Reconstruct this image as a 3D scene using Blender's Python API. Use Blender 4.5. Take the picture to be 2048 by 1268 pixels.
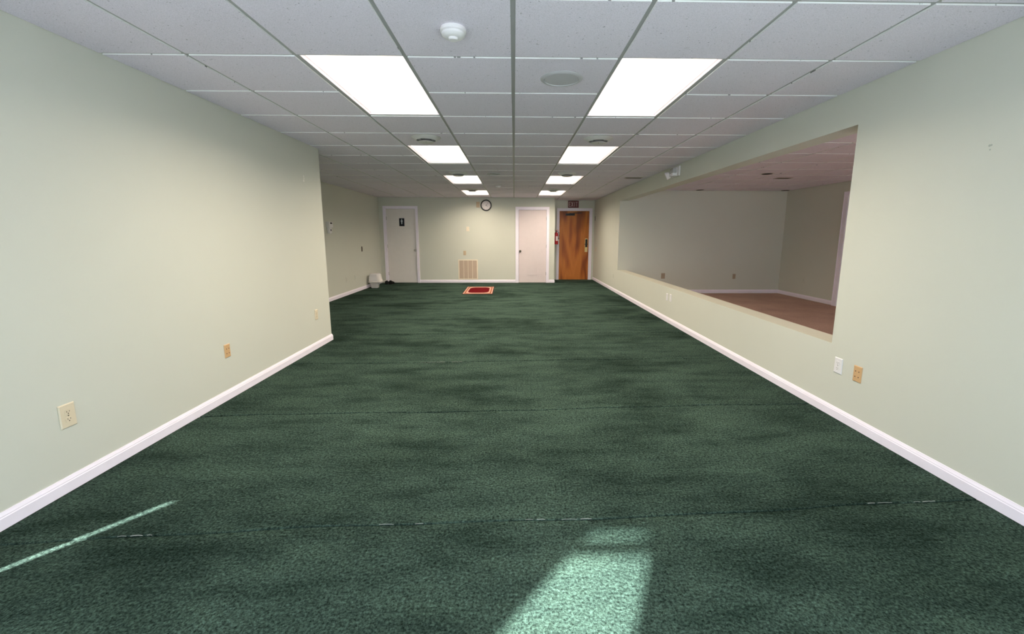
import bpy, bmesh, math, random
from mathutils import Vector, Matrix

# ------------------------------------------------------------------ start
for _o in list(bpy.data.objects):
    bpy.data.objects.remove(_o, do_unlink=True)
SC = bpy.context.scene
COL = SC.collection
random.seed(7)

# ------------------------------------------------------------------ measures (metres)
XL, XR, XN = -2.298, 2.333, -3.65      # left wall, right wall, nook wall
YF, YB, YD, YE = -0.60, 11.75, 12.55, 5.25   # front wall, back wall, alcove wall, end of left wall
XA = 1.11                              # alcove corner
ZC = 2.308                             # ceiling grid
S = 0.6096                             # ceiling module
GX, GY = -0.004, 2.594                 # grid origin
XI, XO, YO, ZO = 2.52, 6.05, 9.55, 2.285     # side room: inner face, far side, end wall, ceiling
CAMZ = 1.311

# ------------------------------------------------------------------ camera
cam = bpy.data.cameras.new('camera')
cam.sensor_width = 36.0
cam.lens = 848.653 / 2048 * 36.0
cam.shift_x = -(1044.98 - 1024) / 2048
cam.shift_y = -(634 - 608.18) / 2048
cam.clip_start = 0.02
co = bpy.data.objects.new('camera', cam)
COL.objects.link(co)
pi_, ya_, ro_ = 0.1616, 0.0196, 0.0015
fwd = Vector((math.sin(ya_) * math.cos(pi_), math.cos(ya_) * math.cos(pi_), -math.sin(pi_)))
rgt = Vector((math.cos(ya_), -math.sin(ya_), 0))
up = rgt.cross(fwd)
r2 = rgt * math.cos(ro_) + up * math.sin(ro_)
u2 = -rgt * math.sin(ro_) + up * math.cos(ro_)
M = Matrix((r2, u2, -fwd)).transposed().to_4x4()
M.translation = Vector((0, 0, CAMZ))
co.matrix_world = M
SC.camera = co

# ------------------------------------------------------------------ world, sun, exposure
w = bpy.data.worlds.new('sky')
SC.world = w
w.use_nodes = True
bg = w.node_tree.nodes['Background']
bg.inputs['Color'].default_value = (0.72, 0.84, 1.0, 1)
bg.inputs['Strength'].default_value = 6.0
sun = bpy.data.lights.new('sun', 'SUN')
sun.energy = 50.0
sun.color = (0.97, 0.98, 1.0)
sun.angle = math.radians(1.2)
so = bpy.data.objects.new('sun', sun)
COL.objects.link(so)
SUN_EL, SUN_SLOPE = 35.0, 0.77
sd = Vector((SUN_SLOPE, 1.0, 0)).normalized()
sd = Vector((sd.x * math.cos(math.radians(SUN_EL)), sd.y * math.cos(math.radians(SUN_EL)), -math.sin(math.radians(SUN_EL))))
so.rotation_euler = sd.to_track_quat('-Z', 'Y').to_euler()
so.location = (-6, -8, 8)
LAMP = 3.0                       # radiance of the ceiling light lenses
LAMP_W = 31.0                    # power of the tubes behind each lens
LAMP_COL = (1.0, 0.87, 0.70)
vs = SC.view_settings
vs.view_transform = 'Standard'
vs.look = 'None'
vs.exposure = 0.0
vs.gamma = 1.0
vs.use_curve_mapping = False
SC.cycles.use_denoising = True
SC.cycles.max_bounces = 10
SC.cycles.diffuse_bounces = 6
SC.cycles.transparent_max_bounces = 8
SC.cycles.sample_clamp_indirect = 6.0
SC.cycles.caustics_reflective = False
SC.cycles.caustics_refractive = False


# ------------------------------------------------------------------ materials
def lin(r, g, b):
    f = lambda c: (c / 255 / 12.92) if c / 255 <= 0.04045 else ((c / 255 + 0.055) / 1.055) ** 2.4
    return (f(r), f(g), f(b), 1.0)


class N:
    def __init__(self, name):
        self.m = bpy.data.materials.new(name)
        self.m.use_nodes = True
        self.t = self.m.node_tree
        self.b = self.t.nodes['Principled BSDF']
        self.co = None

    def add(self, typ, **kw):
        n = self.t.nodes.new(typ)
        for k, v in kw.items():
            setattr(n, k, v)
        return n

    def link(self, a, b):
        self.t.links.new(a, b)

    def coord(self, kind='Object', scale=(1, 1, 1)):
        tc = self.add('ShaderNodeTexCoord')
        mp = self.add('ShaderNodeMapping')
        mp.inputs['Scale'].default_value = scale
        self.link(tc.outputs[kind], mp.inputs['Vector'])
        return mp.outputs['Vector']

    def world(self, scale=(1, 1, 1)):
        g = self.add('ShaderNodeNewGeometry')
        mp = self.add('ShaderNodeMapping')
        mp.inputs['Scale'].default_value = scale
        self.link(g.outputs['Position'], mp.inputs['Vector'])
        return mp.outputs['Vector']

    def noise(self, vec, scale, detail=4, rough=0.55):
        n = self.add('ShaderNodeTexNoise')
        n.inputs['Scale'].default_value = scale
        n.inputs['Detail'].default_value = detail
        n.inputs['Roughness'].default_value = rough
        self.link(vec, n.inputs['Vector'])
        return n.outputs['Fac']

    def ramp(self, fac, stops):
        r = self.add('ShaderNodeValToRGB')
        e = r.color_ramp.elements
        while len(e) < len(stops):
            e.new(0.5)
        for i, (p, c) in enumerate(stops):
            e[i].position = p
            e[i].color = c
        self.link(fac, r.inputs['Fac'])
        return r.outputs['Color']

    def mix(self, a, b, fac, mode='MIX'):
        n = self.add('ShaderNodeMix', data_type='RGBA', blend_type=mode)
        for sock, v in ((n.inputs['Factor'], fac), (n.inputs['A'], a), (n.inputs['B'], b)):
            if hasattr(v, 'links') or isinstance(v, bpy.types.NodeSocket):
                self.link(v, sock)
            else:
                sock.default_value = v
        return n.outputs['Result']

    def bump(self, h, strength, dist):
        n = self.add('ShaderNodeBump')
        n.inputs['Strength'].default_value = strength
        n.inputs['Distance'].default_value = dist
        self.link(h, n.inputs['Height'])
        self.link(n.outputs['Normal'], self.b.inputs['Normal'])
        return n

    def base(self, c):
        if isinstance(c, bpy.types.NodeSocket):
            self.link(c, self.b.inputs['Base Color'])
        else:
            self.b.inputs['Base Color'].default_value = c

    def set(self, rough=0.5, spec=0.3, metal=0.0):
        self.b.inputs['Roughness'].default_value = rough
        self.b.inputs['Specular IOR Level'].default_value = spec
        self.b.inputs['Metallic'].default_value = metal
        return self


MAT = {}


def plain(name, col, rough=0.45, spec=0.3, metal=0.0, var=0.04, scale=9.0):
    """painted / moulded surface with a faint mottling"""
    n = N(name)
    v = n.coord('Object')
    f = n.noise(v, scale, 3)
    c = n.mix(tuple(x * (1 - var) for x in col[:3]) + (1,), tuple(min(1, x * (1 + var)) for x in col[:3]) + (1,), f)
    n.base(c)
    n.set(rough, spec, metal)
    MAT[name] = n.m
    return n.m


def make_materials():
    # wall paint
    for name, c in (('paint', (0.64, 0.642, 0.565)), ('sill_paint', (0.63, 0.61, 0.50))):
        n = N(name)
        v = n.world()
        big = n.noise(v, 1.3, 3)
        fine = n.noise(v, 260, 2)
        col = n.mix(tuple(x * 0.97 for x in c) + (1,), tuple(x * 1.02 for x in c) + (1,), big)
        n.base(col)
        n.set(0.55, 0.25)
        n.bump(fine, 0.12, 0.002)
        MAT[name] = n.m
    # carpet
    n = N('carpet')
    v = n.world()
    pile = n.noise(v, 95, 5, 0.75)
    vs_ = n.world((1.0, 1.9, 1.0))
    pile2 = n.noise(vs_, 38, 4, 0.7)
    streak = n.noise(n.world((0.5, 1.5, 1)), 3.4, 7, 0.66)
    patch = n.noise(n.world((0.8, 1.0, 1)), 0.9, 4, 0.6)
    fine = n.ramp(pile, [(0.33, (0.10, 0.10, 0.10, 1)), (0.50, (0.80, 0.80, 0.80, 1)), (0.68, (1.75, 1.75, 1.75, 1))])
    mid = n.ramp(pile2, [(0.30, (0.55, 0.55, 0.55, 1)), (0.62, (1.2, 1.2, 1.2, 1))])
    st = n.ramp(streak, [(0.34, (0.58, 0.60, 0.59, 1)), (0.48, (0.92, 0.92, 0.92, 1)), (0.64, (1.20, 1.19, 1.15, 1))])
    pt = n.ramp(patch, [(0.36, (0.60, 0.61, 0.61, 1)), (0.52, (1.05, 1.05, 1.05, 1))])
    oi = n.add('ShaderNodeObjectInfo')
    rv = n.ramp(oi.outputs['Random'], [(0.0, (0.9, 0.9, 0.9, 1)), (1.0, (1.08, 1.08, 1.08, 1))])
    c = n.mix((0.061, 0.097, 0.077, 1), fine, 1.0, 'MULTIPLY')
    for k in (mid, st, pt, rv):
        c = n.mix(c, k, 1.0, 'MULTIPLY')
    n.base(c)
    n.set(1.0, 0.0)
    h = n.add('ShaderNodeMath', operation='ADD')
    n.link(pile, h.inputs[0])
    n.link(pile2, h.inputs[1])
    n.bump(h.outputs[0], 0.9, 0.006)
    MAT['carpet'] = n.m
    # brown carpet of the side room
    n = N('brown_carpet')
    v = n.world()
    pile = n.noise(v, 120, 4, 0.7)
    big = n.noise(v, 1.6, 4)
    c = n.mix(n.ramp(pile, [(0.3, (0.44, 0.285, 0.225, 1)), (0.7, (0.68, 0.46, 0.38, 1))]),
              n.ramp(big, [(0.3, (0.85, 0.85, 0.85, 1)), (0.7, (1.08, 1.08, 1.08, 1))]), 1.0, 'MULTIPLY')
    n.base(c)
    n.set(0.95, 0.05)
    n.bump(pile, 0.7, 0.004)
    MAT['brown_carpet'] = n.m
    # ceiling tile face, edge
    n = N('ceiling_tile')
    v = n.world()
    sp = n.noise(v, 210, 3, 0.7)
    pits = n.noise(v, 75, 2, 0.5)
    oi = n.add('ShaderNodeObjectInfo')
    rv = n.ramp(oi.outputs['Random'], [(0.0, (0.955, 0.955, 0.95, 1)), (1.0, (1.0, 1.0, 1.0, 1))])
    c = n.ramp(sp, [(0.30, (0.63, 0.585, 0.66, 1)), (0.55, (0.84, 0.78, 0.88, 1))])
    c = n.mix(c, n.ramp(pits, [(0.26, (0.55, 0.55, 0.55, 1)), (0.31, (1, 1, 1, 1))]), 1.0, 'MULTIPLY')
    c = n.mix(c, rv, 1.0, 'MULTIPLY')
    n.base(c)
    n.set(0.9, 0.1)
    n.bump(sp, 0.35, 0.003)
    MAT['ceiling_tile'] = n.m
    n = N('ceiling_tile_edge')
    v = n.world((1, 1, 0.2))
    ch = n.noise(v, 11, 3, 0.75)
    n.base(n.ramp(ch, [(0.345, (0.25, 0.25, 0.25, 1)), (0.37, (0.90, 0.90, 0.90, 1))]))
    n.set(0.8, 0.1)
    MAT['ceiling_tile_edge'] = n.m
    # wood veneer door
    n = N('wood_veneer')
    f1 = n.noise(n.coord('Object', (3.4, 1.0, 0.62)), 1.0, 1.5, 0.45)
    mm = n.add('ShaderNodeMath', operation='MULTIPLY'); mm.inputs[1].default_value = 3.4
    n.link(f1, mm.inputs[0])
    pp = n.add('ShaderNodeMath', operation='PINGPONG'); pp.inputs[1].default_value = 0.5
    n.link(mm.outputs[0], pp.inputs[0])
    fig = n.ramp(pp.outputs[0], [(0.05, (0.27, 0.065, 0.010, 1)), (0.20, (0.44, 0.125, 0.020, 1)), (0.34, (0.58, 0.185, 0.030, 1)), (0.48, (0.62, 0.21, 0.038, 1))])
    gr = n.noise(n.coord('Object', (60, 60, 1.6)), 2.0, 4, 0.6)
    c = n.mix(fig, n.ramp(gr, [(0.3, (0.72, 0.70, 0.66, 1)), (0.7, (1.1, 1.1, 1.1, 1))]), 1.0, 'MULTIPLY')
    n.base(c)
    n.set(0.42, 0.35)
    MAT['wood_veneer'] = n.m
    # simple ones
    plain('trim_white', (0.93, 0.86, 0.96, 1), 0.35, 0.4)
    plain('door_grey', (0.82, 0.77, 0.74, 1), 0.4, 0.35)
    plain('door_pink', (0.74, 0.635, 0.635, 1), 0.4, 0.35)
    plain('grid_metal', (0.36, 0.36, 0.36, 1), 0.45, 0.35)
    plain('plenum', (0.25, 0.25, 0.24, 1), 0.9, 0.1)
    plain('slab', (0.02, 0.03, 0.025, 1), 0.95, 0.05)
    plain('concrete', (0.44, 0.43, 0.45, 1), 0.9, 0.1, var=0.1, scale=3)
    plain('ivory', (0.73, 0.63, 0.47, 1), 0.35, 0.4)
    plain('beige', (0.56, 0.42, 0.28, 1), 0.4, 0.35)
    plain('dull_tan', (0.40, 0.31, 0.22, 1), 0.4, 0.35)
    plain('vent_brown', (0.40, 0.36, 0.32, 1), 0.5, 0.3)
    plain('tan_plastic', (0.62, 0.39, 0.20, 1), 0.4, 0.35)
    plain('white_plastic', (0.80, 0.77, 0.78, 1), 0.35, 0.4)
    plain('bin_white', (0.80, 0.75, 0.73, 1), 0.4, 0.4)
    plain('dark_slot', (0.05, 0.035, 0.025, 1), 0.6, 0.2)
    plain('black_plastic', (0.012, 0.012, 0.013, 1), 0.4, 0.4)
    plain('bronze', (0.09, 0.075, 0.05, 1), 0.4, 0.5, 0.3)
    plain('brass', (0.78, 0.62, 0.30, 1), 0.3, 0.5, 0.85)
    plain('chrome', (0.55, 0.52, 0.48, 1), 0.25, 0.5, 0.9)
    plain('clock_face', (0.84, 0.76, 0.77, 1), 0.4, 0.3)
    plain('sign_red', (0.13, 0.012, 0.012, 1), 0.4, 0.4)
    plain('letter_pale', (0.60, 0.45, 0.42, 1), 0.4, 0.3)
    plain('sign_black', (0.010, 0.012, 0.022, 1), 0.35, 0.4)
    plain('sign_white', (0.62, 0.68, 0.74, 1), 0.4, 0.3)
    plain('extinguisher_red', (0.42, 0.012, 0.02, 1), 0.3, 0.5)
    plain('label_white', (0.80, 0.66, 0.66, 1), 0.5, 0.3)
    plain('louver_tan', (0.56, 0.43, 0.33, 1), 0.5, 0.3)
    plain('grille_cream', (0.84, 0.74, 0.60, 1), 0.4, 0.3)
    plain('speaker_grille', (0.50, 0.49, 0.51, 1), 0.6, 0.2)
    plain('diffuser_white', (0.62, 0.60, 0.58, 1), 0.4, 0.4)
    plain('dark_void', (0.02, 0.017, 0.018, 1), 0.8, 0.1)
    plain('rubber_black', (0.008, 0.008, 0.009, 1), 0.7, 0.2)
    plain('thread', (0.40, 0.40, 0.36, 1), 0.9, 0.05)
    plain('spackle', (0.86, 0.83, 0.76, 1), 0.8, 0.1)
    plain('scuff_grey', (0.44, 0.46, 0.40, 1), 0.8, 0.1)
    for nm, c in (('rug_maroon', (0.06, 0.006, 0.007, 1)), ('rug_orange', (0.40, 0.12, 0.05, 1)),
                  ('rug_cream', (0.62, 0.36, 0.27, 1)), ('rug_red', (0.115, 0.002, 0.005, 1))):
        n = N(nm)
        v = n.world()
        f = n.noise(v, 22 if nm in ('rug_orange', 'rug_cream') else 60, 4, 0.7)
        k = 0.55 if nm in ('rug_orange', 'rug_cream') else 0.8
        n.base(n.mix(tuple(x * k for x in c[:3]) + (1,), tuple(min(1, x * 1.2) for x in c[:3]) + (1,), f))
        n.set(0.9, 0.05)
        n.bump(n.noise(v, 300, 2), 0.4, 0.002)
        MAT[nm] = n.m
    # lamp lens
    n = N('lamp_lens')
    n.base((0.9, 0.9, 0.9, 1))
    n.b.inputs['Emission Color'].default_value = LAMP_COL + (1,)
    n.b.inputs['Emission Strength'].default_value = LAMP
    MAT['lamp_lens'] = n.m
    # window glass: thin pane
    n = N('window_glass')
    out = n.t.nodes['Material Output']
    tr = n.add('ShaderNodeBsdfTransparent')
    tr.inputs['Color'].default_value = (0.93, 0.97, 0.95, 1)
    gl = n.add('ShaderNodeBsdfGlossy')
    gl.inputs['Roughness'].default_value = 0.03
    mx = n.add('ShaderNodeMixShader')
    mx.inputs['Fac'].default_value = 0.06
    n.link(tr.outputs[0], mx.inputs[1])
    n.link(gl.outputs[0], mx.inputs[2])
    n.link(mx.outputs[0], out.inputs['Surface'])
    MAT['window_glass'] = n.m
    # translucent cloth of the added window shades
    n = N('shade_cloth')
    out = n.t.nodes['Material Output']
    df = n.add('ShaderNodeBsdfDiffuse')
    tl = n.add('ShaderNodeBsdfTranslucent')
    wv = n.noise(n.coord('Object', (1, 1, 1)), 40, 2)
    c = n.ramp(wv, [(0.3, (0.80, 0.86, 0.92, 1)), (0.7, (0.88, 0.93, 1.0, 1))])
    n.link(c, df.inputs['Color'])
    n.link(c, tl.inputs['Color'])
    mx = n.add('ShaderNodeMixShader')
    mx.inputs['Fac'].default_value = 0.30
    n.link(df.outputs[0], mx.inputs[1])
    n.link(tl.outputs[0], mx.inputs[2])
    n.link(mx.outputs[0], out.inputs['Surface'])
    MAT['shade_cloth'] = n.m


make_materials()


# ------------------------------------------------------------------ mesh helpers
def B():
    return bmesh.new()


def box(bm, x0, x1, y0, y1, z0, z1, mi=0):
    vs_ = [bm.verts.new(p) for p in ((x0, y0, z0), (x1, y0, z0), (x1, y1, z0), (x0, y1, z0),
                                     (x0, y0, z1), (x1, y0, z1), (x1, y1, z1), (x0, y1, z1))]
    fs = []
    for q in ((0, 3, 2, 1), (4, 5, 6, 7), (0, 1, 5, 4), (1, 2, 6, 5), (2, 3, 7, 6), (3, 0, 4, 7)):
        f = bm.faces.new([vs_[i] for i in q])
        f.material_index = mi
        fs.append(f)
    return fs


def bevel(bm, w_, seg=2):
    bmesh.ops.bevel(bm, geom=[e for e in bm.edges], offset=w_, segments=seg, affect='EDGES', profile=0.6)


def lathe(bm, prof, n=32, c=(0, 0, 0), axis='Z', cap=True):
    """prof: list of (radius, height) along the axis"""
    rings = []
    for r, h in prof:
        ring = []
        for i in range(n):
            a = 2 * math.pi * i / n
            p = (r * math.cos(a), r * math.sin(a), h)
            if axis == 'Y':
                p = (p[0], p[2], p[1])
            elif axis == 'X':
                p = (p[2], p[0], p[1])
            ring.append(bm.verts.new((p[0] + c[0], p[1] + c[1], p[2] + c[2])))
        rings.append(ring)
    for a, b in zip(rings, rings[1:]):
        for i in range(n):
            bm.faces.new((a[i], a[(i + 1) % n], b[(i + 1) % n], b[i]))
    if cap:
        for ring in (rings[0], rings[-1]):
            try:
                bm.faces.new(ring)
            except ValueError:
                pass
    bmesh.ops.recalc_face_normals(bm, faces=bm.faces)


def tube(bm, pts, r, n=8):
    pts = [Vector(p) for p in pts]
    rings = []
    for i, p in enumerate(pts):
        d = (pts[min(i + 1, len(pts) - 1)] - pts[max(i - 1, 0)]).normalized()
        a = d.cross(Vector((0, 0, 1)))
        if a.length < 1e-3:
            a = d.cross(Vector((1, 0, 0)))
        a.normalize()
        b = d.cross(a)
        rings.append([bm.verts.new(p + a * r * math.cos(2 * math.pi * k / n) + b * r * math.sin(2 * math.pi * k / n)) for k in range(n)])
    for a, b in zip(rings, rings[1:]):
        for i in range(n):
            bm.faces.new((a[i], a[(i + 1) % n], b[(i + 1) % n], b[i]))
    bm.faces.new(rings[0][::-1])
    bm.faces.new(rings[-1])
    bmesh.ops.recalc_face_normals(bm, faces=bm.faces)


def prism(bm, poly, axis, a0, a1):
    """extrude a 2-D outline between a0 and a1 along axis (X: poly is (y,z); Y: (x,z); Z: (x,y))"""
    def P(u, v, a):
        return {'X': (a, u, v), 'Y': (u, a, v), 'Z': (u, v, a)}[axis]
    A = [bm.verts.new(P(u, v, a0)) for u, v in poly]
    Bq = [bm.verts.new(P(u, v, a1)) for u, v in poly]
    n = len(poly)
    bm.faces.new(A)
    bm.faces.new(Bq[::-1])
    for i in range(n):
        bm.faces.new((A[i], Bq[i], Bq[(i + 1) % n], A[(i + 1) % n]))
    bmesh.ops.recalc_face_normals(bm, faces=bm.faces)


def loft(bm, sections):
    """sections: list of equal-length closed loops of points"""
    R_ = [[bm.verts.new(p) for p in s] for s in sections]
    n = len(R_[0])
    for a, b in zip(R_, R_[1:]):
        for i in range(n):
            bm.faces.new((a[i], a[(i + 1) % n], b[(i + 1) % n], b[i]))
    bm.faces.new(R_[0][::-1])
    bm.faces.new(R_[-1])
    bmesh.ops.recalc_face_normals(bm, faces=bm.faces)


def obj(name, bm, mats, parent=None, loc=None, smooth=False):
    me = bpy.data.meshes.new(name)
    bm.to_mesh(me)
    bm.free()
    if smooth:
        me.polygons.foreach_set('use_smooth', [True] * len(me.polygons))
    for m in (mats if isinstance(mats, (list, tuple)) else [mats]):
        me.materials.append(MAT[m])
    o = bpy.data.objects.new(name, me)
    COL.objects.link(o)
    if parent:
        o.parent = parent
    if loc:
        o.location = loc
    if smooth:
        try:
            md = o.modifiers.new('edge', 'EDGE_SPLIT')
            md.split_angle = math.radians(38)
        except Exception:
            pass
    return o


def tag(o, label, cat, group=None, kind=None):
    o['label'] = label
    o['category'] = cat
    if group:
        o['group'] = group
    if kind:
        o['kind'] = kind
    return o


def thing(name, label, cat, loc=(0, 0, 0), group=None, kind=None, rot=None):
    o = bpy.data.objects.new(name, None)
    o.empty_display_size = 0.05
    COL.objects.link(o)
    o.location = loc
    if rot:
        o.rotation_euler = rot
    return tag(o, label, cat, group, kind)


def struct(name, bm, mats, label, cat):
    return tag(obj(name, bm, mats), label, cat, kind='structure')


def wall(bm, axis, a0, a1, u0, u1, z0, z1, holes=()):
    """a wall slab with rectangular holes. axis X: slab between x=a0..a1 running in y; axis Y: slab between y=a0..a1 running in x"""
    us = sorted({u0, u1, *[h[0] for h in holes], *[h[1] for h in holes]})
    zs = sorted({z0, z1, *[h[2] for h in holes], *[h[3] for h in holes]})
    us = [u for u in us if u0 <= u <= u1]
    zs = [z for z in zs if z0 <= z <= z1]

    def solid(i, j):
        if i < 0 or j < 0 or i >= len(us) - 1 or j >= len(zs) - 1:
            return False
        u, z = (us[i] + us[i + 1]) / 2, (zs[j] + zs[j + 1]) / 2
        return not any(h[0] < u < h[1] and h[2] < z < h[3] for h in holes)

    def P(a, u, z):
        return bm.verts.new((a, u, z) if axis == 'X' else (u, a, z))
    for i in range(len(us) - 1):
        for j in range(len(zs) - 1):
            if not solid(i, j):
                continue
            ua, ub, za, zb = us[i], us[i + 1], zs[j], zs[j + 1]
            for a in (a0, a1):
                bm.faces.new([P(a, ua, za), P(a, ub, za), P(a, ub, zb), P(a, ua, zb)])
            if not solid(i - 1, j):
                bm.faces.new([P(a0, ua, za), P(a1, ua, za), P(a1, ua, zb), P(a0, ua, zb)])
            if not solid(i + 1, j):
                bm.faces.new([P(a0, ub, za), P(a1, ub, za), P(a1, ub, zb), P(a0, ub, zb)])
            if not solid(i, j - 1):
                bm.faces.new([P(a0, ua, za), P(a1, ua, za), P(a1, ub, za), P(a0, ub, za)])
            if not solid(i, j + 1):
                bm.faces.new([P(a0, ua, zb), P(a1, ua, zb), P(a1, ub, zb), P(a0, ub, zb)])
    bmesh.ops.remove_doubles(bm, verts=bm.verts, dist=1e-5)
    bmesh.ops.recalc_face_normals(bm, faces=bm.faces)


# ------------------------------------------------------------------ floor and carpet strips
ZT = 2.55                        # top of walls, above the hung ceiling
b = B(); box(b, XN - 0.15, XR + 0.187, YF - 0.15, YD + 0.15, -0.15, -0.012)
floor = struct('floor', b, 'slab', 'dark slab under the green carpet strips of the main room', 'floor')

SEAMS = [(-0.6, -0.6), (0.44, 0.62), (1.682, 1.897), (2.972, 3.142), (4.244, 4.416), (5.575, 5.63), (6.535, 6.70), (7.83, 7.885),
         (8.94, 9.035), (10.15, 10.22), (11.45, 11.47), (YD, YD)]


def seam_y(k, x):
    a, c = SEAMS[k]
    t = (x + 2.3) / 4.6
    y = a + (c - a) * t
    if 0 < k < len(SEAMS) - 1:
        y += 0.012 * math.sin(x * 2.1 + k * 1.7) + 0.005 * math.sin(x * 7.3 + k)
    return y


def strip(x0, x1, k, ylo=None, yhi=None):
    bm = B()
    n = max(2, int((x1 - x0) / 0.12))
    rows = []
    g = 0.0016
    for i in range(n + 1):
        x = x0 + (x1 - x0) * i / n
        ya = max(seam_y(k, x) + g, ylo if ylo is not None else -9)
        yb = min(seam_y(k + 1, x) - g, yhi if yhi is not None else 99)
        # pile rolls over at each cut edge
        # (the far edge is trodden down, the near edge of the next strip stands proud)
        wv = 0.0008 * math.sin(x * 9.1 + k * 2.3) + 0.0006 * math.sin(x * 23.0 + k)
        prof = [(ya, -0.012), (ya, -0.002), (ya + 0.004, 0.0006 + wv), (ya + 0.012, 0.0006 + wv), (ya + 0.04, 0.0), (yb - 0.06, 0.0), (yb - 0.022, -0.002), (yb, -0.0055), (yb, -0.012)]
        rows.append([bm.verts.new((x, y, z)) for y, z in prof])
    m = len(rows[0])
    for a, c in zip(rows, rows[1:]):
        for j in range(m - 1):
            bm.faces.new((a[j], c[j], c[j + 1], a[j + 1]))
        bm.faces.new((a[m - 1], c[m - 1], c[0], a[0]))
    bm.faces.new(rows[0]); bm.faces.new(rows[-1][::-1])
    bmesh.ops.recalc_face_normals(bm, faces=bm.faces)
    return bm


for k in range(len(SEAMS) - 1):
    if SEAMS[k][0] >= 5.5:
        x0 = XN
    else:
        x0 = XL
    o = obj('carpet_strip', strip(x0 + 0.001, XR - 0.001, k, yhi=None if k < 10 else YB), 'carpet', floor)
    if k == 4:    # the strip that runs past the end of the left wall
        b = B(); box(b, XN + 0.001, XL + 0.0005, YE + 0.001, seam_y(5, XL) - 0.003, -0.012, 0.0)
        obj('carpet_strip', b, 'carpet', floor)
b = B(); box(b, XA + 0.001, XR - 0.001, YB, YD - 0.001, -0.012, 0.0)
obj('carpet_strip', b, 'carpet', floor)


def thread(k, x0, x1, seed):
    rnd = random.Random(seed)
    bm = B()
    x = x0
    while x < x1:
        ln = rnd.uniform(0.02, 0.09)
        if rnd.random() < 0.78:
            xe = min(x + ln, x1)
            pts = [(x + (xe - x) * t, seam_y(k, x + (xe - x) * t) + rnd.uniform(-0.001, 0.001), 0.0005 + 0.0015 * math.sin(t * 3.1)) for t in (0, 0.33, 0.66, 1)]
            tube(bm, pts, rnd.uniform(0.0007, 0.0014), 5)
        x += ln + rnd.uniform(0.0, 0.02)
    o = obj('frayed_thread', bm, 'thread', floor)
    o['label'] = 'pale frayed backing thread along a carpet seam'


for a in ((2, -1.79, -1.60, 1), (2, -0.75, -0.42, 2), (2, 0.05, 0.36, 3), (2, 1.75, 2.12, 4), (4, -0.98, -0.50, 5)):
    thread(*a)

# side room floor
b = B(); box(b, XI, XO + 0.15, YF - 0.15, YO + 0.15, -0.15, -0.005)
struct('floor_side_room', b, 'brown_carpet', 'brown carpet floor of the side room seen through the wall opening', 'floor')

# ------------------------------------------------------------------ walls
# left wall, with an invented door opening whose slit lets in the sun stripe
DY0, DY1 = 0.23, 1.205
b = B(); wall(b, 'X', XL - 0.15, XL, YF, YE, -0.012, ZT, holes=[(DY0, DY1, -0.012, 2.05)])
struct('wall_left', b, 'paint', 'pale green painted wall on the left, ending at an outer corner', 'wall')
b = B(); wall(b, 'Y', YE - 0.15, YE, XN, XL - 0.15, -0.012, ZT)
struct('wall_left_return', b, 'paint', 'hidden return of the left wall closing the nook behind its corner', 'wall')
b = B(); wall(b, 'X', XN - 0.15, XN, YE - 0.15, YB + 0.15, -0.012, ZT)
struct('wall_nook', b, 'paint', 'pale green side wall of the nook with the thermostat', 'wall')
# door openings: restroom, closet
D1 = (-3.47, -2.665, 2.005)
D2 = (0.118, 0.888, 1.985)
b = B(); wall(b, 'Y', YB, YB + 0.15, XN, XA, -0.012, ZT, holes=[(D1[0], D1[1], -0.012, D1[2]), (D2[0], D2[1], -0.012, D2[2])])
box(b, D1[0] - 0.1, D1[1] + 0.1, YB + 0.151, YB + 0.16, -0.1, 2.2); box(b, D2[0] - 0.1, D2[1] + 0.1, YB + 0.151, YB + 0.16, -0.1, 2.2)  # backing added behind both doors to stop sky light leaking in
struct('wall_back', b, 'paint', 'pale green back wall with the clock between two white doors', 'wall')
b = B(); wall(b, 'X', XA - 0.15, XA, YB + 0.15, YD, -0.012, ZT)
struct('wall_alcove_side', b, 'paint', 'short side wall of the exit alcove carrying the fire extinguisher', 'wall')
D3 = (1.312, 2.196, 2.004)
b = B(); wall(b, 'Y', YD, YD + 0.15, XA - 0.15, XR, -0.012, ZT, holes=[(D3[0], D3[1], -0.012, D3[2])])
box(b, D3[0] - 0.1, D3[1] + 0.1, YD + 0.151, YD + 0.16, -0.1, 2.2)  # added panel seals the exit door against outside light
struct('wall_alcove_back', b, 'paint', 'wall around the wooden exit door at the end of the alcove', 'wall')
# right wall with the long opening
OP = (2.989, YO, 0.528, 2.053)
b = B(); wall(b, 'X', XR, XI, YF, YD + 0.15, -0.15, ZT, holes=[OP])
struct('wall_right', b, 'paint', 'pale green right wall with a long unglazed opening to the side room', 'wall')
b = B(); box(b, XR + 0.0005, XI - 0.0005, OP[0] + 0.001, OP[1] - 0.001, OP[2] - 0.001, OP[2] + 0.004)
struct('trim_1', b, 'sill_paint', 'cream painted sill along the bottom of the long wall opening', 'trim')
# side room shell
b = B(); wall(b, 'Y', YO, YO + 0.15, XI, XO + 0.15, -0.15, ZT)
struct('wall_side_room_end', b, 'paint', 'end wall of the dim side room behind the opening', 'wall')
D4 = (6.86, 7.755, 2.03)
b = B(); wall(b, 'X', XO, XO + 0.15, YF, YO, -0.15, ZT, holes=[(D4[0], D4[1], -0.15, D4[2])])
box(b, XO + 0.151, XO + 0.16, D4[0] - 0.1, D4[1] + 0.1, -0.1, 2.2)  # added panel keeps daylight out behind this door
struct('wall_side_room_far', b, 'paint', 'darker right-hand wall of the side room beside the white door casing', 'wall')

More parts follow.
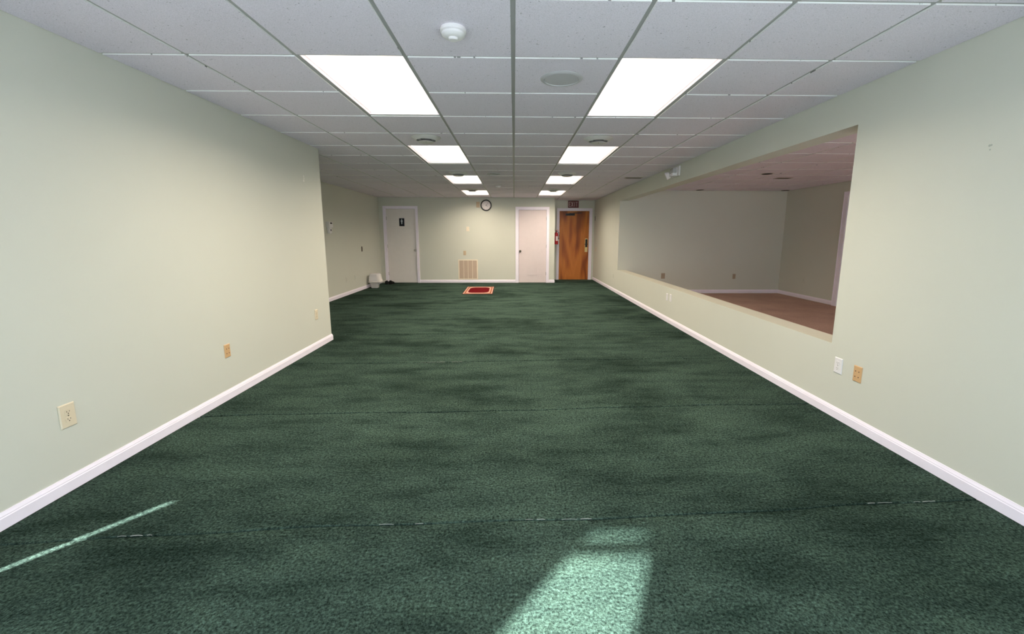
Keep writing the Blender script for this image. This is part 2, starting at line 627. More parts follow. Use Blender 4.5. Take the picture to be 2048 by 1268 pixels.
# front wall behind the camera, its window invented to admit the sun patch
W1 = (-2.10, 2.05, 0.10, 2.155)
W2 = (3.0, 5.2, 0.10, 1.70)
b = B(); wall(b, 'Y', YF - 0.15, YF, XL - 0.15, XO + 0.15, -0.15, ZT, holes=[W1, W2])
struct('wall_front', b, 'paint', 'unseen front wall behind the viewpoint with invented windows', 'wall')


def window(name, W, mull, label):
    t = thing(name, label, 'window', ((W[0] + W[1]) / 2, YF - 0.11, W[2]), kind='structure')
    L = (-t.location.x, -t.location.y, -t.location.z)
    bm = B()
    y0, y1 = YF - 0.14, YF - 0.09
    e = 0.001
    box(bm, W[0] + e, W[1] - e, y0, y1, W[2] + e, W[2] + 0.04)
    box(bm, W[0] + e, W[0] + 0.03, y0, y1, W[2] + 0.04, W[3] - e)
    box(bm, W[1] - 0.03, W[1] - e, y0, y1, W[2] + 0.04, W[3] - e)
    obj('frame', bm, 'trim_white', t, L)
    for (a0, a1, c0, c1) in mull:
        bm = B(); box(bm, a0, a1, y0 + 0.005, y1 - 0.005, c0, c1)
        obj('mullion', bm, 'trim_white', t, L)
    bm = B(); box(bm, W[0] + 0.03, W[1] - 0.03, YF - 0.117, YF - 0.113, W[2] + 0.04, W[3] - e)
    obj('pane', bm, 'window_glass', t, L)
    return t


window('added_window_1', W1, [(-1.66, -1.62, 0.14, 2.15), (-1.62, 2.02, 2.022, 2.082), (-0.2, -0.16, 0.14, 2.022), (0.9, 0.94, 0.14, 2.022)],  # added crossbar parts the sun patch into two bands
       'wide unseen front window, invented with its shades to let in the sun patch')
window('added_window_2', W2, [(4.08, 4.12, 0.14, 1.699)], 'unseen front window of the side room, added to let daylight in')  # unseen window, added and sized for daylight in the side room


def shade(poly, label, y=YF - 0.055):
    bm = B(); prism(bm, poly, 'Y', y, y + 0.0015)
    o = obj('sun_shaping_shade', bm, 'shade_cloth')
    tag(o, label, 'shade')


ZS = 1.56      # lower hem of the added shades that shape the sun patch
shade([(-2.098, ZS), (-1.497, ZS), (-1.463, 2.168), (-2.098, 2.168)], 'added white shade that cuts the left edge of the sun patch')
shade([(-1.03, ZS), (2.048, ZS), (2.048, 2.168), (-1.25, 2.168), (-1.207, 2.04), (-1.157, 1.98), (-1.052, 1.67)], 'added wide white shade that cuts the right edge of the sun patch')
b = B(); box(b, -30, 30, -40, YF - 0.15, -0.35, -0.15)  # unseen ground, added to bounce sunlight onto the ceiling
struct('ground_outside', b, 'concrete', 'unseen pale pavement added outside to bounce sunlight onto the ceiling', 'ground')
# ------------------------------------------------------------------ baseboards
BH = 0.082


def base_prof(s):
    """(offset from wall, height); s = +1/-1 side"""
    return [(0, 0.004), (0.013 * s, 0.004), (0.013 * s, 0.057), (0.0105 * s, 0.061), (0.0105 * s, 0.066), (0.006 * s, 0.076), (0.004 * s, BH), (0, BH)]


def baseboard(name, axis, a, u0, u1, s, label, mat='trim_white'):
    bm = B()
    pf = base_prof(s)
    secs = []
    for u in (u0, u1):
        secs.append([((a + o_, u, h) if axis == 'X' else (u, a + o_, h)) for o_, h in pf])
    loft(bm, secs)
    return struct(name, bm, mat, label, 'baseboard')


def baseboard_path(name, pts, label):
    """mitred baseboard along plan points; offset to the left of travel"""
    bm = B()
    P = [Vector(p) for p in pts]
    secs = []
    for i, p in enumerate(P):
        n = Vector((0, 0))
        if i > 0:
            d = (P[i] - P[i - 1]).normalized(); n1 = Vector((-d.y, d.x))
        if i < len(P) - 1:
            d = (P[i + 1] - P[i]).normalized(); n2 = Vector((-d.y, d.x))
        if i == 0:
            m = n2
        elif i == len(P) - 1:
            m = n1
        else:
            m = (n1 + n2) / (1 + n1.dot(n2))
        secs.append([(p.x + m.x * o_, p.y + m.y * o_, h) for o_, h in base_prof(1)])
    loft(bm, secs)
    return struct(name, bm, 'trim_white', label, 'baseboard')


baseboard_path('baseboard_left', [(XL - 0.4, YE), (XL, YE), (XL, DY1 + 0.07)], 'white baseboard along the left wall, wrapping its end corner')
baseboard('baseboard_nook', 'X', XN, YE + 0.02, YB - 0.015, 1, 'white baseboard along the nook wall')
baseboard('baseboard_back', 'Y', YB, D1[1] + 0.068, D2[0] - 0.083, -1, 'white baseboard below the wall clock between the two doors')
baseboard_path('baseboard_alcove', [(XA, YD - 0.02), (XA, YB), (D2[1] + 0.073, YB)], 'short white baseboard around the corner beside the closet door')
baseboard('baseboard_right', 'X', XR, YF + 0.02, YD - 0.002, -1, 'long white baseboard along the right wall')
baseboard('baseboard_side_room_end', 'Y', YO, XI + 0.001, XO - 0.014, -1, 'white baseboard on the end wall of the side room')
baseboard('baseboard_side_room_far', 'X', XO, D4[1] + 0.105, YO - 0.001, -1, 'white baseboard on the far side wall of the side room')

# ------------------------------------------------------------------ ceiling grid, tiles
b = B()
box(b, XN, XR, YF, YD, ZC + 0.12, ZC + 0.16)
ceiling = struct('ceiling', b, 'plenum', 'hung ceiling of white square mineral tiles over the main room', 'ceiling')

TD = 0.007       # tile face hangs below the grid flange
GW = 0.012       # half flange


def tile_mesh(x0, x1, y0, y1, ox, oy):
    bm = B()
    fs = box(bm, x0 - ox, x1 - ox, y0 - oy, y1 - oy, -TD, 0.012, 0)
    for f in fs[2:]:
        f.material_index = 1
    return bm


FULL = {}
LIGHT_ROWS = [(0, 2), (4, 6), (8, 10), (12, 14)]


def is_light(c, r):
    return c in (-2, 1) and any(a <= r < z for a, z in LIGHT_ROWS)


def tile(parent, c, r, gx, gy, zc, x0, x1, y0, y1):
    """clipped cell -> tile object"""
    X0, X1 = gx + c * S + GW, gx + (c + 1) * S - GW
    Y0, Y1 = gy + r * S + GW, gy + (r + 1) * S - GW
    a0, a1, c0, c1 = max(X0, x0 + 0.003), min(X1, x1 - 0.003), max(Y0, y0 + 0.003), min(Y1, y1 - 0.003)
    if a1 - a0 < 0.03 or c1 - c0 < 0.03:
        return
    ox, oy = (a0 + a1) / 2, (c0 + c1) / 2
    full = abs((a1 - a0) - (S - 2 * GW)) < 1e-4 and abs((c1 - c0) - (S - 2 * GW)) < 1e-4
    if full and 'm' in FULL:
        o = bpy.data.objects.new('ceiling_tile', FULL['m'])
        COL.objects.link(o)
        o.parent = parent
        o.location = (ox, oy, zc)
    else:
        o = obj('ceiling_tile', tile_mesh(a0, a1, c0, c1, ox, oy), ['ceiling_tile', 'ceiling_tile_edge'], parent, (ox, oy, zc))
        if full:
            FULL['m'] = o.data
    rr = random.Random(c * 131 + r)
    o.rotation_euler = (rr.uniform(-0.0012, 0.0012), rr.uniform(-0.0012, 0.0012), 0) if full else (0, 0, 0)


for r in range(-6, 17):
    ylo, yhi = GY + r * S, GY + (r + 1) * S
    for c in range(-6, 4):
        if is_light(c, r):
            continue
        if r >= 15:
            tile(ceiling, c, r, GX, GY, ZC, XA, XR, YB, YD)
        elif c >= -3:
            tile(ceiling, c, r, GX, GY, ZC, XL, XR, YF, YB)
        elif c == -4 and r <= 3:
            tile(ceiling, c, r, GX, GY, ZC, XL, XR, YF, YB)
        elif c == -4 and r == 4:
            tile(ceiling, c, r, GX, GY, ZC, XL, XR, YF, YE + 0.003)
            tile(ceiling, c, r, GX, GY, ZC, XN, XR, YE - 0.003, YB)
        elif r >= 4:
            tile(ceiling, c, r, GX, GY, ZC, XN, XR, YE, YB)


def bar(name, parent, x0, x1, y0, y1, zc):
    bm = B()
    box(bm, x0, x1, y0, y1, zc, zc + 0.0015)
    if x1 - x0 < y1 - y0:
        m = (x0 + x1) / 2
        box(bm, m - 0.002, m + 0.002, y0, y1, zc + 0.0015, zc + 0.035)
    else:
        m = (y0 + y1) / 2
        box(bm, x0, x1, m - 0.002, m + 0.002, zc + 0.0015, zc + 0.035)
    return obj(name, bm, 'grid_metal', parent)


for c in range(-5, 4):
    x = GX + c * S
    y0 = YF if x > XL else YE
    y1 = YD if x > XA else YB
    bar('main_runner', ceiling, x - GW, x + GW, y0 + 0.001, y1 - 0.001, ZC)
for r in range(-5, 17):
    y = GY + r * S
    x0 = XL if y < YE else XN
    if y > YB - 0.02:
        x0 = XA
    # cross tees sit a hair above the runners; they stop at each light fixture
    segs = [x0] + [GX + c * S for c in range(-6, 4) if GX + c * S > x0 + 0.03] + [XR]
    for s0, s1 in zip(segs, segs[1:]):
        c = round((s0 - GX) / S) if s0 != x0 else int(math.floor((s1 - GX - 0.01) / S))
        if c in (-2, 1) and any(a < r < z for a, z in LIGHT_ROWS):
            continue
        bar('cross_tee', ceiling, s0 + (GW if s0 != x0 else 0.001), s1 - (GW if s1 != XR else 0.001), y - GW, y + GW, ZC)
# wall angle
for args in ((XL, XL + 0.018, YF, YE), (XR - 0.018, XR, YF, YD), (XN, XN + 0.018, YE, YB), (XN, XA, YB - 0.018, YB), (XA, XR, YD - 0.018, YD), (XA, XA + 0.018, YB, YD)):
    b = B(); box(b, args[0] + 0.0005, args[1], args[2] + 0.0005, args[3] - 0.0005, ZC + 0.001, ZC + 0.0025)
    obj('wall_angle', b, 'grid_metal', ceiling)

# side room ceiling
b = B(); box(b, XI, XO, YF, YO, ZO + 0.12, ZO + 0.16)
ceil2 = struct('ceiling_side_room', b, 'plenum', 'hung tile ceiling of the dim side room beyond the opening', 'ceiling')
GX2, GY2 = 3.60, 4.64
for r in range(-9, 9):
    for c in range(-2, 5):
        tile(ceil2, c, r, GX2, GY2, ZO, XI, XO, YF, YO)
for c in range(-1, 5):
    x = GX2 + c * S
    if XI < x < XO - 0.02:
        bar('main_runner', ceil2, x - GW, x + GW, YF + 0.001, YO - 0.001, ZO)
for r in range(-8, 9):
    y = GY2 + r * S
    if YF < y < YO - 0.02:
        bar('cross_tee', ceil2, XI + 0.001, XO - 0.001, y - GW, y + GW, ZO + 0.0016)

# ------------------------------------------------------------------ ceiling light fixtures
LI = 0.029       # lens inset from grid line


def light_mesh_parts():
    hx, hy = S / 2, S
    bm = B()   # sloping white rim around the lens
    e = 0.0125
    zi = 0.020
    outer = [(-hx + e, -hy + e), (hx - e, -hy + e), (hx - e, hy - e), (-hx + e, hy - e)]
    inner = [(-hx + LI, -hy + LI), (hx - LI, -hy + LI), (hx - LI, hy - LI), (-hx + LI, hy - LI)]
    lo = [bm.verts.new((x, y, 0.0016)) for x, y in outer]
    li = [bm.verts.new((x, y, 0.0016)) for x, y in [(p[0] * 0.985 if False else p[0] + (0.004 if p[0] < 0 else -0.004), p[1] + (0.004 if p[1] < 0 else -0.004)) for p in outer]]
    hi = [bm.verts.new((x, y, zi)) for x, y in inner]
    ho = [bm.verts.new((x, y, 0.09)) for x, y in outer]
    for i in range(4):
        j = (i + 1) % 4
        bm.faces.new((lo[i], lo[j], li[j], li[i]))
        bm.faces.new((li[i], li[j], hi[j], hi[i]))
        bm.faces.new((lo[j], lo[i], ho[i], ho[j]))
    bm.faces.new(ho)
    bmesh.ops.recalc_face_normals(bm, faces=bm.faces)
    fr = bm
    bm = B()
    x0, x1, y0, y1, r = -hx + LI, hx - LI, -hy + LI, hy - LI, 0.012
    poly = []
    for cx, cy, a0 in ((x1 - r, y0 + r, -90), (x1 - r, y1 - r, 0), (x0 + r, y1 - r, 90), (x0 + r, y0 + r, 180)):
        for k in range(4):
            a = math.radians(a0 + 30 * k)
            poly.append((cx + r * math.cos(a), cy + r * math.sin(a)))
    vs_ = [bm.verts.new((x, y, zi - 0.0005)) for x, y in poly]
    f = bm.faces.new(vs_)
    f.normal_update()
    if f.normal.z > 0:
        bmesh.ops.reverse_faces(bm, faces=[f])
    return fr, bm


LDESC = {(-2, 0): 'largest recessed fluorescent ceiling light on the left, beside the smoke detector',
         (1, 0): 'largest recessed fluorescent ceiling light on the right, beside the round ceiling speaker',
         (-2, 4): 'second nearest recessed ceiling light in the left row', (1, 4): 'second nearest recessed ceiling light in the right row',
         (-2, 8): 'third recessed ceiling light from the front in the left row', (1, 8): 'third recessed ceiling light from the front in the right row',
         (-2, 12): 'farthest recessed ceiling light in the left row, above the clock', (1, 12): 'farthest recessed ceiling light in the right row, before the exit sign'}
lm = None
for c in (-2, 1):
    for a, z in LIGHT_ROWS:
        t = thing('ceiling_light', LDESC[(c, a)], 'ceiling light', (GX + (c + 0.5) * S, GY + (a + 1) * S, ZC), 'recessed fluorescent ceiling lights')
        if lm is None:
            fr, ln = light_mesh_parts()
            o1 = obj('frame', fr, 'trim_white', t); o2 = obj('lens', ln, 'lamp_lens', t)
            lm = (o1.data, o2.data)
        else:
            for nm, me in zip(('frame', 'lens'), lm):
                o = bpy.data.objects.new(nm, me); COL.objects.link(o); o.parent = t

tubes = bpy.data.lights.new('fluorescent_tubes', 'AREA')
tubes.shape = 'RECTANGLE'
tubes.size, tubes.size_y = S - 2 * LI - 0.01, 2 * S - 2 * LI - 0.01
tubes.energy = LAMP_W
tubes.color = LAMP_COL
tubes.spread = math.radians(158)
for t in [o for o in COL.objects if o.name.startswith('ceiling_light')]:
    o = bpy.data.objects.new('fluorescent_tubes', tubes); COL.objects.link(o); o.parent = t; o.location = (0, 0, 0.016)

# ------------------------------------------------------------------ round air diffusers, speakers, detectors
ZT_ = ZC - TD      # underside of tiles


def diffuser(x, y, label):
    t = thing('air_diffuser', label, 'air diffuser', (x, y, ZT_), 'round ceiling air diffusers')
    bm = B(); lathe(bm, [(0.060, 0.0), (0.150, 0.0), (0.152, -0.004), (0.135, -0.012), (0.112, -0.030), (0.100, -0.034), (0.094, -0.031), (0.104, -0.016), (0.09, -0.004), (0.06, -0.002)], 36, cap=False)
    obj('outer_ring', bm, 'diffuser_white', t, smooth=True)
    bm = B(); lathe(bm, [(0.092, -0.003), (0.092, -0.0045)], 32)
    obj('throat', bm, 'dark_void', t)
    bm = B(); lathe(bm, [(0.012, -0.008), (0.040, -0.020), (0.072, -0.044), (0.084, -0.048), (0.078, -0.052), (0.05, -0.050), (0.002, -0.047)], 32)
    obj('center_cone', bm, 'diffuser_white', t, smooth=True)
    bm = B(); tube(bm, [(0, 0, -0.004), (0, 0, -0.048)], 0.006)
    obj('stem', bm, 'dark_void', t)


for (x, y, l) in ((-0.905, 4.60, 'nearest round ceiling air diffuser in the left row'), (0.876, 4.60, 'nearest round ceiling air diffuser in the right row'),
                  (-0.90, 7.12, 'middle round ceiling air diffuser in the left row'), (0.86, 7.12, 'middle round ceiling air diffuser in the right row'),
                  (-0.915, 9.60, 'farthest round ceiling air diffuser in the left row'), (0.86, 9.60, 'farthest round ceiling air diffuser in the right row')):
    diffuser(x, y, l)


def speaker(x, y, r, label):
    t = thing('ceiling_speaker', label, 'speaker', (x, y, ZT_), 'round ceiling speakers')
    bm = B(); lathe(bm, [(r * 0.78, 0.0), (r, 0.0), (r * 1.0, -0.002), (r * 0.93, -0.008), (r * 0.83, -0.010), (r * 0.80, -0.006), (r * 0.78, 0.0)], 48, cap=False)
    obj('rim', bm, 'speaker_grille', t, smooth=True)
    bm = B(); lathe(bm, [(r * 0.80, -0.0005), (r * 0.79, -0.0055), (r * 0.5, -0.0075), (0.002, -0.008)], 48)
    obj('grille', bm, 'speaker_grille', t, smooth=True)


speaker(0.305, 2.915, 0.136, 'round grey ceiling speaker between the two largest ceiling lights')
speaker(-0.337, 7.22, 0.118, 'small distant round ceiling speaker near the third lights')

t = thing('smoke_detector', 'white round smoke detector on the ceiling tile nearest the viewer', 'smoke detector', (-0.296, 2.262, ZT_))
bm = B(); lathe(bm, [(0.050, 0.0), (0.062, 0.0), (0.0635, -0.004), (0.0625, -0.016), (0.057, -0.019), (0.05, -0.019)], 40)
obj('base', bm, 'white_plastic', t, smooth=True)
bm = B(); lathe(bm, [(0.054, -0.0192), (0.0565, -0.022), (0.0555, -0.030), (0.047, -0.037), (0.034, -0.041), (0.026, -0.0415)], 40)
obj('cover', bm, 'white_plastic', t, smooth=True)
bm = B(); lathe(bm, [(0.0235, -0.0416), (0.0235, -0.048), (0.020, -0.0515), (0.002, -0.0525)], 28)
obj('sensor_cap', bm, 'white_plastic', t, smooth=True)

t = thing('ceiling_detector', 'small white detector on the ceiling near the back wall', 'smoke detector', (-0.326, 8.99, ZT_))
bm = B(); lathe(bm, [(0.05, 0), (0.052, -0.012), (0.046, -0.016)], 28); obj('base', bm, 'white_plastic', t, smooth=True)
bm = B(); lathe(bm, [(0.042, -0.0162), (0.038, -0.030), (0.02, -0.036), (0.002, -0.037)], 28); obj('cover', bm, 'white_plastic', t, smooth=True)

# flat dark vent by the right wall
t = thing('ceiling_vent', 'flat dark ceiling vent beside the right wall above the emergency light', 'vent', (2.085, 7.64, ZT_))
bm = B(); wall(bm, 'Y', -0.06, 0.06, -0.15, 0.15, -0.006, -0.0005)
obj('frame', bm, 'vent_brown', t)
for k in range(4):
    bm = B(); box(bm, -0.13, 0.13, -0.045 + k * 0.026, -0.035 + k * 0.026, -0.009, -0.0062)
    obj('slat', bm, 'bronze', t)

# side-room recessed cans and a hatch mark
for (x, y, l) in ((4.03, 6.93, 'dark round recessed can in the middle of the side room ceiling'), (4.02, 9.38, 'dark round recessed can at the end wall of the side room'),
                  (5.90, 9.40, 'dark round recessed can in the corner of the side room ceiling')):
    t = thing('recessed_can', l, 'recessed light', (x, y, ZO - TD), 'recessed cans in the side room')
    bm = B(); lathe(bm, [(0.078, -0.0005), (0.105, -0.0005), (0.106, -0.002), (0.095, -0.004), (0.080, -0.003), (0.078, -0.0005)], 32, cap=False); obj('trim_ring', bm, 'diffuser_white', t, smooth=True)
    bm = B(); lathe(bm, [(0.079, -0.0005), (0.079, -0.0038)], 32); obj('dark_disc', bm, 'dark_void', t)  # flat dark disc, painted for the shade inside the can
t = thing('ceiling_register', 'flat dark register on the side room ceiling behind the recessed can', 'vent', (4.60, 7.42, ZO - TD))
bm = B(); box(bm, -0.13, 0.13, -0.07, 0.07, -0.006, -0.0005); obj('frame', bm, 'vent_brown', t)
for k in range(4):
    bm = B(); box(bm, -0.11, 0.11, -0.05 + k * 0.028, -0.038 + k * 0.028, -0.009, -0.0062); obj('slat', bm, 'bronze', t)


# ------------------------------------------------------------------ doors
def casing(name, x0, x1, zt, wl, wr, wt, y, label, mat='trim_white'):
    """door casing on a wall whose face is at y (facing -Y); opening x0..x1, height zt"""
    bm = B()
    d = 0.016
    # jamb lining plus face boards with a raised back band
    for (a0, a1, c0, c1) in ((x0 - wl, x0, 0.0, zt + wt), (x1, x1 + wr, 0.0, zt + wt), (x0, x1, zt, zt + wt)):
        box(bm, a0, a1, y - d, y - 0.0005, c0, c1)
    for (a0, a1, c0, c1) in ((x0 - wl, x0 - wl + 0.014, 0.0, zt + wt), (x1 + wr - 0.014, x1 + wr, 0.0, zt + wt), (x0 - wl + 0.014, x1 + wr - 0.014, zt + wt - 0.014, zt + wt)):
        box(bm, a0, a1, y - d - 0.006, y - d, c0, c1)
    for (a0, a1, c0, c1) in ((x0 + 0.0005, x0 + 0.006, 0.0, zt - 0.0005), (x1 - 0.006, x1 - 0.0005, 0.0, zt - 0.0005), (x0 + 0.006, x1 - 0.006, zt - 0.006, zt - 0.0005)):
        box(bm, a0, a1, y - 0.0005, y + 0.13, c0, c1)
    return struct(name, bm, mat, label, 'door frame')


casing('trim_2', D1[0], D1[1], D1[2], 0.066, 0.066, 0.068, YB, 'white casing around the restroom door in the far left corner')
casing('trim_3', D2[0], D2[1], D2[2], 0.080, 0.070, 0.076, YB, 'white casing around the pinkish closet door')
casing('trim_4', D3[0], D3[1], D3[2], 0.068, 0.078, 0.070, YD, 'white casing around the wooden exit door')


def knob(parent, x, z, y, mat):
    bm = B()
    lathe(bm, [(0.030, -0.0005), (0.031, -0.006), (0.012, -0.010), (0.012, -0.032), (0.026, -0.040), (0.028, -0.052), (0.020, -0.062), (0.002, -0.064)], 24, (x, y, z), 'Y')
    return obj('knob', bm, mat, parent, smooth=True)


# restroom door
t = thing('door_1', 'white restroom door with a black sign, in the far left corner', 'door', ((D1[0] + D1[1]) / 2, YB + 0.03, 0.002), kind='structure')
W_ = (D1[1] - D1[0]) / 2 - 0.009
bm = B(); box(bm, -W_, W_, 0, 0.04, 0.0, D1[2] - 0.010); bevel(bm, 0.0015, 1)
slab = obj('door_slab', bm, 'door_grey', t)
knob(t, -2.713 - t.location.x, 0.89, 0.0, 'chrome')
for z in (0.25, 1.0, 1.75):
    bm = B(); lathe(bm, [(0.005, -0.045), (0.0055, 0.045)], 10, (-W_ - 0.001, -0.006, z)); obj('hinge', bm, 'chrome', t, smooth=True)
bm = B(); box(bm, -0.070, 0.070, -0.005, -0.0005, -0.106, 0.106); bevel(bm, 0.0015, 1)
sg = obj('restroom_sign', bm, 'sign_black', t, (-3.047 - t.location.x, 0, 1.644))
sg['label'] = 'black restroom sign with a pale standing figure'
bm = B()
lathe(bm, [(0.0125, 0), (0.0125, -0.0012)], 16, (0, -0.0052, 0.074), 'Y')
prism(bm, [(-0.020, 0.056), (0.020, 0.056), (0.024, 0.048), (0.024, 0.004), (0.018, 0.004), (0.018, 0.044), (0.015, 0.044), (0.015, -0.050), (0.0025, -0.050), (0.0025, 0.0),
           (-0.0025, 0.0), (-0.0025, -0.050), (-0.015, -0.050), (-0.015, 0.044), (-0.018, 0.044), (-0.018, 0.004), (-0.024, 0.004), (-0.024, 0.048)], 'Y', -0.0064, -0.0052)
obj('pictogram', bm, 'sign_white', sg)
# closet door
t = thing('door_2', 'pinkish white closet door with a small louvre near the floor', 'door', ((D2[0] + D2[1]) / 2, YB + 0.012, 0.002), kind='structure')
W_ = (D2[1] - D2[0]) / 2 - 0.009
cx = t.location.x
bm = B(); box(bm, -W_, W_, 0, 0.04, 0.0, D2[2] - 0.012); bevel(bm, 0.0015, 1)
obj('door_slab', bm, 'door_pink', t)
knob(t, 0.167 - cx, 0.868, 0.0, 'bronze')
for z in (0.25, 1.0, 1.75):
    bm = B(); lathe(bm, [(0.005, -0.045), (0.0055, 0.045)], 10, (W_ + 0.001, -0.006, z)); obj('hinge', bm, 'chrome', t, smooth=True)
lx0, lx1, lz0, lz1 = 0.352 - cx, 0.634 - cx, 0.205, 0.51
bm = B()
for (a0, a1, c0, c1) in ((lx0, lx1, lz1 - 0.02, lz1), (lx0, lx1, lz0, lz0 + 0.02), (lx0, lx0 + 0.02, lz0 + 0.02, lz1 - 0.02), (lx1 - 0.02, lx1, lz0 + 0.02, lz1 - 0.02)):
    box(bm, a0, a1, -0.008, -0.0005, c0, c1)
lv = obj('louvre_vent', bm, 'door_pink', t)
for k in range(5):
    z = lz0 + 0.022 + k * 0.0525
    bm = B(); loft(bm, [[(x, -0.0065, z), (x, -0.0045, z), (x, -0.0006, z + 0.046), (x, -0.0026, z + 0.046)] for x in (lx0 + 0.0205, lx1 - 0.0205)])
    obj('slat', bm, 'door_pink', lv)
# wooden exit door
t = thing('door_3', 'brown wood veneer exit door with closer and brass lock', 'door', ((D3[0] + D3[1]) / 2, YD + 0.02, 0.002), kind='structure')
W_ = (D3[1] - D3[0]) / 2 - 0.009
cx = t.location.x
bm = B(); box(bm, -W_, W_, 0, 0.045, 0.0, D3[2] - 0.010); bevel(bm, 0.0015, 1)
obj('door_slab', bm, 'wood_veneer', t)
bm = B(); box(bm, 1.50 - cx, 1.76 - cx, -0.055, -0.0005, 1.865, 1.925); bevel(bm, 0.006, 2)
cl = obj('door_closer', bm, 'black_plastic', t)
cl['label'] = 'black door closer at the top of the wooden door'
bm = B(); prism(bm, [(1.60 - cx, -0.03), (1.64 - cx, -0.045), (1.95 - cx, -0.10), (1.955 - cx, -0.085)], 'Z', 1.927, 1.937)
prism(bm, [(1.955 - cx, -0.10), (1.935 - cx, -0.10), (1.72 - cx, -0.0005), (1.75 - cx, -0.0005)], 'Z', 1.938, 1.948)
obj('arm', bm, 'black_plastic', cl)
bm = B(); box(bm, 2.078 - cx, 2.158 - cx, -0.006, -0.0005, 0.815, 1.208); bevel(bm, 0.002, 1)
lk = obj('lock_plate', bm, 'brass', t)
bm = B(); box(bm, 2.090 - cx, 2.150 - cx, -0.014, -0.0062, 0.955, 1.185); bevel(bm, 0.003, 1)
obj('keypad', bm, 'black_plastic', lk)
bm = B(); lathe(bm, [(0.012, -0.0145), (0.012, -0.045), (0.016, -0.05), (0.016, -0.062), (0.004, -0.066)], 16, (2.135 - cx, 0, 1.045), 'Y')
tube(bm, [(2.135 - cx, -0.055, 1.045), (2.06 - cx, -0.058, 1.043)], 0.009)
obj('lever', bm, 'black_plastic', lk, smooth=True)
for z in (0.25, 1.0, 1.75):
    bm = B(); lathe(bm, [(0.005, -0.045), (0.0055, 0.045)], 10, (-W_ - 0.001, -0.006, z)); obj('hinge', bm, 'bronze', t, smooth=True)
# side room doorway
bm = B()
box(bm, XO - 0.018, XO - 0.0005, D4[1], D4[1] + 0.10, -0.004, D4[2] + 0.065)
box(bm, XO - 0.018, XO - 0.0005, D4[0] - 0.10, D4[0], -0.004, D4[2] + 0.065)
box(bm, XO - 0.018, XO - 0.0005, D4[0], D4[1], D4[2], D4[2] + 0.065)
box(bm, XO - 0.024, XO - 0.018, D4[1] + 0.086, D4[1] + 0.10, -0.004, D4[2] + 0.065)
struct('trim_5', bm, 'trim_white', 'white door casing in the side room at the edge of the opening', 'door frame')
t = thing('door_4', 'plain door of the side room, hidden behind the edge of the opening', 'door', (XO + 0.03, (D4[0] + D4[1]) / 2, 0.005), kind='structure')
hw = (D4[1] - D4[0]) / 2 - 0.006
bm = B(); box(bm, 0, 0.04, -hw, hw, 0.0, D4[2] - 0.012); obj('door_slab', bm, 'door_grey', t)
bm = B(); lathe(bm, [(0.03, -0.0005), (0.012, -0.01), (0.012, -0.03), (0.027, -0.045), (0.018, -0.06), (0.002, -0.062)], 20, (0, hw - 0.07, 0.95), 'X'); obj('knob', bm, 'chrome', t, smooth=True)
# unseen side entry, invented so its gap throws the sun stripe
t = thing('added_door_5', 'unseen grey door invented in the left wall, leaving a gap for the sun stripe', 'door', (XL - 0.004, (DY0 + 1.092) / 2, -0.01), kind='structure')
hw = (1.092 - DY0) / 2 - 0.001
bm = B(); box(bm, -0.045, 0.0, -hw, hw, 0.0, 2.055); obj('door_slab', bm, 'door_grey', t)
bm = B(); lathe(bm, [(0.03, 0.0005), (0.012, 0.01), (0.012, 0.03), (0.027, 0.045), (0.018, 0.06), (0.002, 0.062)], 20, (0, hw - 0.07, 0.95), 'X'); obj('knob', bm, 'chrome', t, smooth=True)
bm = B(); box(bm, XL - 0.12, XL - 0.004, 1.093, 1.2045, 0.76, 2.049)  # added filler blocks the upper gap, so the sun stripe ends
struct('added_gap_filler', bm, 'trim_white', 'unseen filler added in the upper door gap to end the sun stripe', 'trim')


# ------------------------------------------------------------------ wall plates
def frame_on(axis, s):
    """local frame: plates are built in (u right, v up, n out of wall) and turned on to a wall.
    axis X, s=+1: wall on the left, facing +X; s=-1: wall on the right, facing -X; axis Y: facing -Y"""
    if axis == 'X':
        return (0, 0, math.radians(90 * s))
    return (0, 0, 0)


def plate_bm(w_, h, d=0.006):
    bm = B()
    bb = 0.0045
    o_ = [(-w_ / 2, -h / 2), (w_ / 2, -h / 2), (w_ / 2, h / 2), (-w_ / 2, h / 2)]
    i_ = [(-w_ / 2 + bb, -h / 2 + bb), (w_ / 2 - bb, -h / 2 + bb), (w_ / 2 - bb, h / 2 - bb), (-w_ / 2 + bb, h / 2 - bb)]
    loft(bm, [[(x, -0.0004, z) for x, z in o_], [(x, -0.0018, z) for x, z in o_], [(x, -d, z) for x, z in i_]])
    return bm


